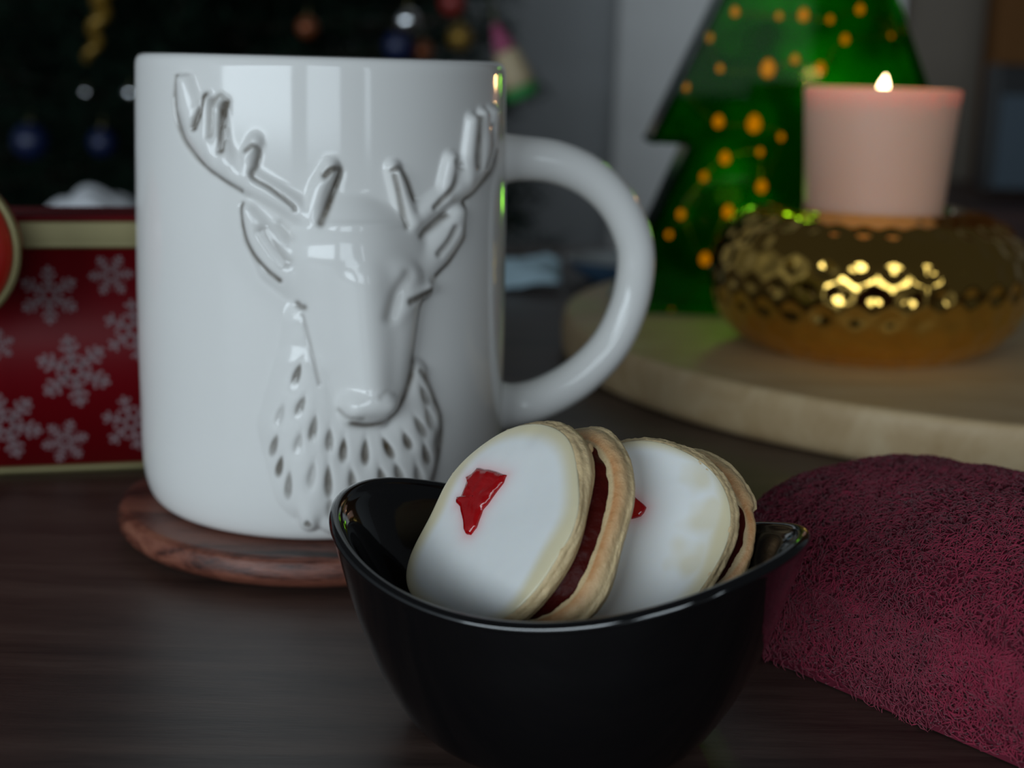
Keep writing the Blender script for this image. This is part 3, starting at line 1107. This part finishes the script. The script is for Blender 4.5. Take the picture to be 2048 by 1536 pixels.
for i in range(len(full)):
    (x0, z0), (x1, z1) = full[i], full[(i + 1) % len(full)]
    d = np.array([x1 - x0, z1 - z0])
    d = d / np.linalg.norm(d)
    nx, nz_ = d[1] * 0.3, -d[0] * 0.3              # inwards
    mid = np.array([(x0 + x1) / 2 + nx * 0.5, (z0 + z1) / 2 + nz_ * 0.5])
    quad = [(x0, z0), (x1, z1), (x1 + nx - d[0] * 0.05, z1 + nz_ - d[1] * 0.05), (x0 + nx + d[0] * 0.05, z0 + nz_ + d[1] * 0.05)]
    cen = np.mean(quad, 0)
    # keep the strip inside the outline: towards the axis side
    mesh('side_strip', *prism(quad, GTY0 + 0.3, GTY1 - 0.3), M_greenedge, gt, smooth=False, origin=og)

# fairy lights inside the tree, plus added fill lamps that brighten its glass
for gx, gz in ((ax - 2.2, 6.5), (ax + 1.0, 12.0), (ax - 1.0, 16.5)):
    l = bpy.data.lights.new('tree_fill', 'POINT')
    l.energy = 0.035
    l.color = (1.0, 0.78, 0.30)
    l.shadow_soft_size = 0.006
    lo = bpy.data.objects.new('tree_fill', l)
    C.objects.link(lo)
    lo.location = (gx * S, (GTY0 + 1.6) * S, gz * S)
bulbs = [(1470, 25), (1558, 33), (1607, 32), (1418, 75), (1440, 138), (1640, 140), (1536, 140), (1372, 175), (1437, 245), (1508, 250), (1520, 305), (1450, 318), (1408, 355),
         (1562, 275), (1523, 375), (1362, 430), (1338, 470), (1456, 425), (1720, 20), (1785, 70), (1342, 632), (1690, 80), (1500, 480), (1410, 520), (1590, 120), (1660, 40)]
bp = [ony(x, y, 60.4 + 1.2 * ((i * 7) % 5) / 5) for i, (x, y) in enumerate(bulbs)]
order = sorted(range(len(bp)), key=lambda i: (round(bp[i][2] / 2.5), bp[i][0] * (1 if round(bp[i][2] / 2.5) % 2 else -1)))
chain = np.array([bp[i] for i in order])
wp = smooth_profile(np.vstack([(ax, 61.2, WT + 0.4), chain]), 5)
wp[:, 1] = np.clip(wp[:, 1], GTY0 + 0.5, GTY1 - 0.5)
dz_ = np.array([min((zt - p[2]) * s_, 1e9) if p[2] > half[1][1] else half[2][0] + (half[2][1] - p[2]) * s_ * 0.93 for p in wp]) - 0.5
wp[:, 0] = np.clip(wp[:, 0], ax - dz_, ax + dz_)
mesh('wire', *tube(wp + [0, 0.12, 0], 0.03, 6), M_wire, gt, origin=og)
uv, uf = lathe([(0.01, -0.17), (0.11, -0.12), (0.16, 0), (0.13, 0.12), (0.06, 0.22), (0.01, 0.24)], 12)
for i, p in enumerate(bp):
    s = (1.0, 0.8, 1.35)[i % 3]
    if i in (6, 9):  # these two oversized bulbs imitate candle flame reflections in the glass
        s = 1.9
    mesh('bulb', uv * s + p, uf, M_bulb, gt, origin=og)


# ------------------------------------------------------------------ crimson towel
e1 = np.array([0.645, -0.765, 0])
e2 = np.array([0.765, 0.645, 0])
T0 = onz(1700, 1392)
nu, nv = 120, 90
us = -5.0 + 14.5 * np.linspace(0, 1, nu) ** 2.2
vs = np.linspace(0, 1, nv)


def towel_surf(u, v):
    """u along the fold (cm), v 0..1 over the section from the near bottom edge over the top to the far bottom edge"""
    end = np.clip((u + 5.0) / 3.0, 0, 1)
    endf = np.clip(1 - (1 - end) ** 3.2, 0, 1) ** 0.5
    far = np.clip((9.5 - u) / 1.5, 0, 1) ** 0.5
    w = 4.1
    hgt = (3.52 + 0.10 * np.sin(u * 0.9 + 1) + 0.12 * np.sin(u * 0.45)) * (0.02 + 0.98 * endf) * far
    a = np.pi * v
    ca, sa = np.cos(a), np.sin(a)
    xx = w - np.sign(ca) * np.abs(ca) ** 0.72 * w * (0.35 + 0.65 * endf)
    zz = hgt * np.abs(sa) ** 0.62
    xx = xx + 0.10 * np.sin(u * 1.7 + v * 9) * sa
    P = T0 + np.multiply.outer(u, e1) + xx[..., None] * e2
    P[..., 2] = zz + 0.03
    return P


uu, vv = np.meshgrid(us, vs, indexing='ij')
P = towel_surf(uu.ravel(), vv.ravel())
tw = empty('towel', (T0[0] + 4, T0[1] + 1, 0), 'fluffy crimson red towel folded beside the black bowl', 'towel')
og = (T0[0] + 4, T0[1] + 1, 0)
fq = grid_faces(nu, nv, wrap=False)
mesh('fabric', P, fq, M_towel, tw, origin=og)
# pile: short curled fibres
NF = 58000
fu = np.where(rng.uniform(size=NF) < 0.20, -5 + 0.7 * rng.uniform(0, 1, NF) ** 3.5 + 0.0005, rng.uniform(-4.98, 9.3, NF))
fv = np.where(rng.uniform(size=NF) < 0.22, rng.uniform(0, 0.12, NF), rng.uniform(0.0, 0.80, NF))
B0 = towel_surf(fu, fv)
du = towel_surf(fu + 0.02, fv) - B0
dv = towel_surf(fu, fv + 0.004) - B0
nrm = np.cross(du, dv)
nrm /= np.linalg.norm(nrm, axis=1)[:, None] + 1e-9
cen = T0 + np.clip(fu, -2.5, 8)[:, None] * e1 + 4.1 * e2 + np.array([0, 0, 0.9])
nrm[((B0 - cen) * nrm).sum(1) < 0] *= -1
t1 = du / (np.linalg.norm(du, axis=1)[:, None] + 1e-9)
t2 = np.cross(nrm, t1)
# pile direction wanders smoothly, with tufts
az = 0.9 * vnoise(B0, 1.6, 3) * 2 + rng.normal(0, 0.9, NF)
lean = np.cos(az)[:, None] * t1 + np.sin(az)[:, None] * t2
ln = rng.uniform(0.16, 0.34, NF)[:, None] * (1 + 0.25 * vnoise(B0, 7, 9)[:, None])
curl = rng.normal(0, 0.5, NF)[:, None]
side = np.cross(lean, nrm)
pts = []
for q, hgt, fw in ((0, -0.02, 0), (0.35, 0.45, 0.2), (0.7, 0.62, 0.55), (1.0, 0.55, 1.0)):
    pts.append(B0 + ln * (hgt * nrm * 0.75 + fw * lean * 0.75 + curl * fw * fw * side * 0.6))
wd = 0.016
V = []
for k, p in enumerate(pts):
    w_ = wd * (1.0, 1.0, 0.85, 0.35)[k]
    for s1_, s2_ in ((1, 0), (-0.5, 0.8), (-0.5, -0.8)):
        V.append(p + w_ * (s1_ * side + s2_ * nrm))
V = np.stack(V, 1)            # NF, 12, 3
V[..., 2] = np.maximum(V[..., 2], 0.01)
base = np.arange(NF)[:, None, None] * 12
fl = []
for k in range(3):
    for j in range(3):
        j2 = (j + 1) % 3
        fl.append([k * 3 + j, k * 3 + j2, k * 3 + 3 + j2, k * 3 + 3 + j])
Fp = (base + np.array(fl)[None]).reshape(-1, 4)
o = mesh('pile', V.reshape(-1, 3), Fp, M_pile, tw, origin=og)
o['kind'] = 'stuff'

# ------------------------------------------------------------------ red snowflake tin
TL = onz(0, 950)
TR = onz(275, 939)
dx = TR - TL
dx[2] = 0
dx /= np.linalg.norm(dx)
dyv = np.array([-dx[1], dx[0], 0])
tin_r = 0.9
TC = TR + dx * 2.2                      # right end, behind the mug
TW, TD, THt = 15.0, 2.4, 7.55


def rrect(w, d, r, n=8):
    pts = []
    for cx, cy, a0 in ((-r, r, -90), (-r, d - r, 0), (-w + r, d - r, 90), (-w + r, r, 180)):
        for k in range(n + 1):
            a = math.radians(a0 + 90 * k / n)
            pts.append((cx + r * math.cos(a), cy + r * math.sin(a)))
    return np.array(pts)


def tin_rings(spec):
    V = []
    for gro, z in spec:
        p = rrect(TW + 2 * gro, TD + 2 * gro, tin_r + gro) + [gro, -gro]
        V.append(TC + p[:, :1] * dx + p[:, 1:] * dyv + [0, 0, z])
    return V


def loft(V, cap0=True, cap1=True):
    n_ = len(V[0])
    f = grid_faces(len(V), n_).tolist()
    if cap0:
        f.append(list(range(n_))[::-1])
    if cap1:
        f.append([(len(V) - 1) * n_ + i for i in range(n_)])
    return np.vstack(V), f


tin = empty('tin', TC - dx * 7.5 + dyv * 1.2, 'rectangular red tin with white snowflakes and gold edges, left of the mug', 'tin')
ogt = tuple(TC - dx * 7.5 + dyv * 1.2)
mesh('body', *loft(tin_rings([(0, 0.15), (0, 6.7)])), M_tinred, tin, origin=ogt)
mesh('bottom_rim', *loft(tin_rings([(0, 0.0), (0.06, 0.04), (0.08, 0.12), (0.06, 0.2), (0.0, 0.24)])), M_tingold, tin, origin=ogt)
mesh('lid_band', *loft(tin_rings([(0.0, 6.62), (0.10, 6.64), (0.12, 6.72), (0.07, 6.80), (0.07, 7.36), (0.05, 7.42)])), M_tingold, tin, origin=ogt)
mesh('lid_top', *loft(tin_rings([(0.04, 7.40), (0.10, 7.44), (0.10, 7.52), (0.03, 7.58), (-0.3, 7.6), (-0.5, 7.52), (-0.6, 7.5)])), M_tinred, tin, origin=ogt)


def snowflake(cx, cz, r, style, rot=0.0):
    """flat six-armed print on the tin front; returns verts, faces in (x along front, z)"""
    V, Fs = [], []

    def bar(x0, y0, x1, y1, w):
        d = np.array([x1 - x0, y1 - y0])
        d = d / np.linalg.norm(d)
        nn = np.array([-d[1], d[0]]) * w / 2
        k = len(V)
        for q in ((x0, y0) - nn, (x1, y1) - nn, (x1, y1) + nn, (x0, y0) + nn):
            V.append(q)
        Fs.append([k, k + 1, k + 2, k + 3])
    for i in range(6):
        a = rot + i * math.pi / 3 + math.pi / 6 * (style % 2) + math.pi / 2
        d = np.array([math.cos(a), math.sin(a)])
        bar(*(d * 0.12), *(d * 0.98), 0.10)
        for s0_, ln_ in ((0.30, 0.22), (0.52, 0.30), (0.74, 0.22)) if style < 2 else ((0.38, 0.30), (0.70, 0.26)):
            for sg in (-1, 1):
                a2 = a + sg * math.pi / 3.2
                p0 = d * s0_
                p1 = p0 + ln_ * np.array([math.cos(a2), math.sin(a2)])
                bar(*p0, *p1, 0.085)
        # hexagonal core
        a3 = a + math.pi / 3
        bar(*(0.24 * d), *(0.24 * np.array([math.cos(a3), math.sin(a3)])), 0.07)
    return [(cx + r * x, cz + r * y) for x, y in V], Fs


for k, (x, y, rp) in enumerate([(98, 590, 58), (222, 550, 43), (270, 660, 62), (148, 742, 72), (130, 882, 44), (262, 845, 56), (12, 850, 68), (-5, 690, 32)]):
    p = onplane(x, y, TL, -dyv)
    cx = (p - TC) @ dx
    r = rp * np.linalg.norm(p - [0, 0, CAM_H]) / F_PX
    pts, fs = snowflake(cx, p[2], r, k % 3, 0.05 * k)
    z_off = 0.012
    V = []
    keep = [f for f in fs if all(pts[i][0] < -tin_r * 0.6 for i in f)]
    for cxx, czz in pts:
        V.append(TC + dx * cxx - dyv * z_off + np.array([0, 0, czz]))
    V2 = [v + dyv * 0.01 for v in V]
    nV = len(V)
    ff = []
    for f in keep:
        ff.append(f)
        ff.append([i + nV for i in f][::-1])
        for q in range(4):
            a_, b_ = f[q], f[(q + 1) % 4]
            ff.append([b_, a_, a_ + nV, b_ + nV])
    mesh('snowflake', np.array(V + V2), ff, M_flake, tin, smooth=False, origin=ogt)

# ------------------------------------------------------------------ red ornament on a gold foot at the far left
oc = ony(-118, 492, 36.6)
orn = empty('round_ornament', (oc[0], oc[1], 0), 'red round ornament with gold hoop at the left edge, before the tin', 'ornament')
ogo = (oc[0], oc[1], 0)
th = np.linspace(0.02, math.pi - 0.02, 30)
v, f = lathe([(2.02 * math.sin(a), -2.02 * math.cos(a)) for a in th], 60, *oc)
mesh('ball', v, f, simple('red_ornament_lacquer', (0.45, 0.012, 0.008), 0.25), orn, origin=ogo)
# gold hoop round the face, tipped towards the camera
t = np.linspace(0, 2 * math.pi, 90)
hp = np.stack([oc[0] + 2.08 * np.cos(t), oc[1] - 0.25 + 0 * t, oc[2] + 2.08 * np.sin(t)], 1)
v, f = tube(hp, 0.12, 10, caps=False)
mesh('hoop', v, f, M_tingold, orn, origin=ogo)
v, f = lathe(smooth_profile([(0.95, 0.0), (0.92, 0.12), (0.4, 0.4), (0.22, 1.0), (0.2, oc[2] - 2.6), (0.5, oc[2] - 1.95)], 6), 40, oc[0], oc[1], 0)
mesh('foot', v, f, M_tingold, orn, origin=ogo)

# ------------------------------------------------------------------ napkins and dish further back on the table
def crumple(name, cx, cy, w, d, h, m, label, cat, seed):
    n_ = 40
    a, b_ = np.meshgrid(np.linspace(-1, 1, n_), np.linspace(-1, 1, n_), indexing='ij')
    q = np.stack([a.ravel(), b_.ravel(), 0 * a.ravel()], 1)
    rad = np.maximum(abs(q[:, 0]), abs(q[:, 1])) * (0.85 + 0.15 * vnoise(q, 3, seed + 2))
    z_ = h * np.clip(1 - rad ** 2.2, 0, 1) ** 0.7 * (0.72 + 0.22 * vnoise(q, 4, seed) + 0.16 * np.abs(vnoise(q, 8, seed + 1))) + 0.02
    V = np.stack([cx + w / 2 * q[:, 0], cy + d / 2 * q[:, 1], np.maximum(z_, 0.02)], 1)
    V2 = V.copy()
    V2[:, 2] = np.maximum(V[:, 2] - 0.15, 0.0)
    v, f = join((V, grid_faces(n_, n_, wrap=False, flip=True)), (V2, grid_faces(n_, n_, wrap=False)))
    return tag(mesh(name, v, f, m, origin=(cx, cy, 0)), label, cat)


p = onz(1030, 585)
crumple('paper_napkin', p[0] - 0.6, p[1] + 2.0, 6.2, 4.2, 2.0, M_napkin, 'pale blue crumpled paper napkin seen through the mug handle', 'napkin', 3)
p = ony(205, 400, 86)
crumple('cotton_cloth', p[0] - 0.5, p[1], 8.5, 6.0, 4.1, M_cloth, 'bunched white cotton cloth behind the red snowflake tin', 'cloth', 12)
p = onz(1225, 578)
v, f = lathe(smooth_profile([(0.02, 0.0), (1.6, 0.0), (1.8, 0.12), (2.6, 0.7), (3.2, 1.35), (3.3, 1.42)], 6), 70, p[0] + 0.6, p[1] + 2.3)
dsh = empty('dish', (p[0] + 0.6, p[1] + 2.3, 0), 'small dark blue dish on the table beyond the mug handle', 'dish')
mesh('shell', v, f, M_dish, dsh, origin=(p[0] + 0.6, p[1] + 2.3, 0))
v, f = lathe(smooth_profile([(3.3, 1.42), (3.15, 1.38), (2.5, 0.85), (1.7, 0.35), (0.02, 0.3)], 6), 70, p[0] + 0.6, p[1] + 2.3)
mesh('glazed_inside', v, f, M_dishin, dsh, origin=(p[0] + 0.6, p[1] + 2.3, 0))

# ------------------------------------------------------------------ television and cabinet far right
cx0 = ony(1880, 300, 150)[0]
ogc = (cx0 + 35, 160, -74)
cab = empty('cabinet', ogc, 'dark red wooden cabinet far behind on the right, under the screen', 'cabinet')
v, f = box(cx0 - 4, cx0 + 75, 140, 180, -4, -0.5)
bevel(mesh('top', v, f, M_cabinet, cab, smooth=False, origin=ogc), 0.4)
mesh('carcass', *box(cx0 - 2, cx0 + 73, 143, 178, -70, -4), M_cabinet, cab, smooth=False, origin=ogc)
for k in range(2):
    bevel(mesh('door', *box(cx0 + k * 36, cx0 + 34 + k * 36, 141.5, 143, -66, -7), M_cabinet, cab, smooth=False, origin=ogc), 0.3)
for k in range(4):
    mesh('leg', *box(cx0 + (k % 2) * 67, cx0 + 4 + (k % 2) * 67, 145 + (k // 2) * 28, 149 + (k // 2) * 28, -74, -70), M_cabinet, cab, smooth=False, origin=ogc)
tx0 = ony(1985, 250, 152)[0]
tz1 = ony(2010, 128, 152)[2]
tzm = ony(2010, 190, 152)[2]
ogs = (tx0 + 20, 155, -0.5)
tv = empty('screen', ogs, 'slate blue flat screen with a thick black top edge, standing on the dark cabinet', 'screen')
bevel(mesh('frame', *box(tx0, tx0 + 50, 152, 156, 0.2, tz1), M_tvblack, tv, smooth=False, origin=ogs), 0.3)
mesh('panel', *box(tx0 + 0.6, tx0 + 49.4, 151.7, 152, 0.8, tzm), M_screen, tv, smooth=False, origin=ogs)
mesh('stand', *box(tx0 + 10, tx0 + 40, 150, 160, -0.5, 0.3), M_tvblack, tv, smooth=False, origin=ogs)

# ------------------------------------------------------------------ Christmas tree far behind on the left
KX, KY = ony(330, 200, 150)[0], 150.0
ogk = (KX, KY, -74)
xt = empty('christmas_tree', ogk, 'large dark green Christmas tree standing behind the table, behind the mug', 'christmas tree')
mesh('trunk', *tube([(KX, KY, -68), (KX, KY, 20), (KX, KY, 80)], [2.6, 1.8, 0.4], 14), M_bark, xt, origin=ogk)
pv, pf = lathe(smooth_profile([(0.1, 0), (13, 0), (14, 0.6), (16, 18), (16.5, 19), (15.5, 19), (13, 6), (0.1, 6)], 5), 50, KX, KY, -74)
mesh('pot', pv, pf, M_cabinet, xt, origin=ogk)


def tree_r(z):
    return np.interp(z, [-52, -40, 0, 40, 82], [46, 49, 42, 33, 2])


brV, brF, off = [], [], 0
ndV, ndF = [], []
nb = 0
for z in np.arange(-48, 78, 3.0):
    R = tree_r(z)
    cnt = max(6, int(R * 0.85))
    for k in range(cnt):
        a = random.uniform(0, 2 * math.pi)
        L = R * random.uniform(0.75, 1.02)
        d = np.array([math.cos(a), math.sin(a), 0])
        q = np.linspace(0, 1, 6)
        dr0 = random.uniform(-0.42, 0.05)
        pth = np.array([KX, KY, z + random.uniform(-2, 2)]) + np.outer(q * L, d) + np.outer((dr0 * q + 0.16 * q ** 2) * L, [0, 0, 1])
        v, f = tube(pth, 0.35 - 0.25 * q, 4, caps=False)
        brV.append(v)
        brF.append(np.array(f) + off)
        off += len(v)
        # needles along the branch and side twigs
        m_ = int(L * 6)
        u_ = rng.uniform(0.22, 1.0, m_)
        base_p = np.stack([np.interp(u_, q, pth[:, i]) for i in range(3)], 1)
        sd = np.array([-d[1], d[0], 0])
        base_p += rng.normal(0, 1, m_)[:, None] * sd * (1 - u_)[:, None] * L * 0.20 + rng.normal(0, 0.5, (m_, 3))
        dr = d * 0.6 + rng.normal(0, 0.6, (m_, 3))
        dr /= np.linalg.norm(dr, axis=1)[:, None]
        ln_ = rng.uniform(1.6, 3.2, m_)[:, None]
        w_ = np.cross(dr, rng.normal(0, 1, (m_, 3)))
        w_ /= np.linalg.norm(w_, axis=1)[:, None]
        tri = np.stack([base_p - 0.14 * w_, base_p + 0.14 * w_, base_p + ln_ * dr], 1)
        ndV.append(tri.reshape(-1, 3))
bo = mesh('branches', np.vstack(brV), np.vstack(brF), M_bark, xt, origin=ogk)
bo['kind'] = 'stuff'
nv_ = np.vstack(ndV)
no = mesh('needles', nv_, np.arange(len(nv_)).reshape(-1, 3), M_needle, xt, smooth=False, origin=ogk)
no['kind'] = 'stuff'

# ornaments on the tree
sv, sf = lathe([(math.sin(a), -math.cos(a)) for a in np.linspace(0.02, math.pi - 0.02, 18)], 26)


def bauble(x, y, Y, r, m, label):
    p = ony(x, y, Y)
    root = empty('bauble', p, label, 'ornament', 'baubles on the Christmas tree')
    mesh('ball', sv * r + p, sf, m, root, origin=tuple(p))
    mesh('cap', *tube([p + [0, 0, r * 0.95], p + [0, 0, r * 1.15]], r * 0.22, 10), M_tingold, root, origin=tuple(p))
    mesh('hook', *tube([p + [0, 0, r * 1.15], p + [0.1, 0, r * 1.5], p + [0, 0.2, r * 1.9]], 0.05, 5), M_tingold, root, origin=tuple(p))


M_silver = simple('silver_mirror', (0.85, 0.87, 0.9), 0.12, metal=1.0)
M_blue = simple('cobalt_bauble', (0.004, 0.010, 0.05), 0.4)
M_redb = simple('red_bauble', (0.18, 0.012, 0.008), 0.4)
M_orange = simple('copper_bauble', (0.20, 0.055, 0.018), 0.35, metal=0.4)
M_yellow = simple('old_gold_bauble', (0.26, 0.15, 0.02), 0.35, metal=0.5)
for x, y, Y, r, m, lb in [
        (815, 42, 112, 0.95, M_silver, 'small bright silver bauble on the tree above the mug rim'),
        (797, 92, 116, 1.25, M_blue, 'cobalt blue bauble on the tree just above the mug rim'),
        (905, 6, 118, 1.1, M_redb, 'red bauble at the top edge of the photo, right side of the tree'),
        (845, 102, 118, 0.9, M_orange, 'copper bauble beside the cobalt blue bauble on the tree'),
        (920, 75, 120, 1.1, M_yellow, 'old gold bauble on the tree near the hanging cracker ornament'),
        (172, 185, 118, 0.4, M_silver, 'small silver bauble on the tree left of the mug, further from the mug'),
        (262, 186, 116, 0.6, M_silver, 'small silver bauble on the tree just left of the mug rim'),
        (62, 282, 116, 1.5, M_blue, 'dark blue bauble low on the tree at the left edge'),
        (205, 285, 118, 1.2, M_blue, 'dark blue bauble low on the tree close to the mug'),
        (615, 55, 116, 0.9, M_orange, 'copper bauble on the tree above the middle of the mug')]:
    bauble(x, y, Y, r, m, lb)
# gold twisted icicle
p = ony(195, 40, 115)
q = np.linspace(0, 1, 40)
pth = np.stack([p[0] + 0.9 - 1.6 * q + 0.35 * np.sin(q * 18), p[1] + 0.35 * np.cos(q * 18), p[2] + 3.2 - 6.4 * q], 1)
o = mesh('icicle_ornament', *tube(pth, 0.75 - 0.45 * q, 10), M_yellow, origin=tuple(p))
tag(o, 'twisted gold icicle ornament hanging at the upper left of the tree', 'ornament')
# hanging cracker ornament, pink, cream and green
p0, p1 = ony(990, 48, 108), ony(1048, 196, 108)
cr = empty('cracker_ornament', (p0 + p1) / 2, 'pink, cream and green hanging ornament to the right of the mug rim', 'ornament')
ogr = tuple((p0 + p1) / 2)
for nm_, a, b_, ra, rb_, col in (('tip', 0, 0.36, 0.25, 0.95, (0.30, 0.05, 0.12)), ('body', 0.36, 0.84, 1.0, 1.35, (0.46, 0.36, 0.22)), ('base', 0.84, 1.0, 1.45, 1.25, (0.03, 0.22, 0.05))):
    A, Bp = p0 + (p1 - p0) * a, p0 + (p1 - p0) * b_
    mesh(nm_, *tube(np.array([A + (Bp - A) * k / 6 for k in range(7)]), np.linspace(ra, rb_, 7) * (1 - 0.1 * np.abs(np.linspace(-1, 1, 7)) ** 4), 18),
         simple(nm_ + '_paint', col, 0.6), cr, origin=ogr)
mesh('cord', *tube([p0, p0 + [-0.4, 2, 2.2], p0 + [-1.5, 6, 3.5]], 0.06, 6), M_tingold, cr, origin=ogr)
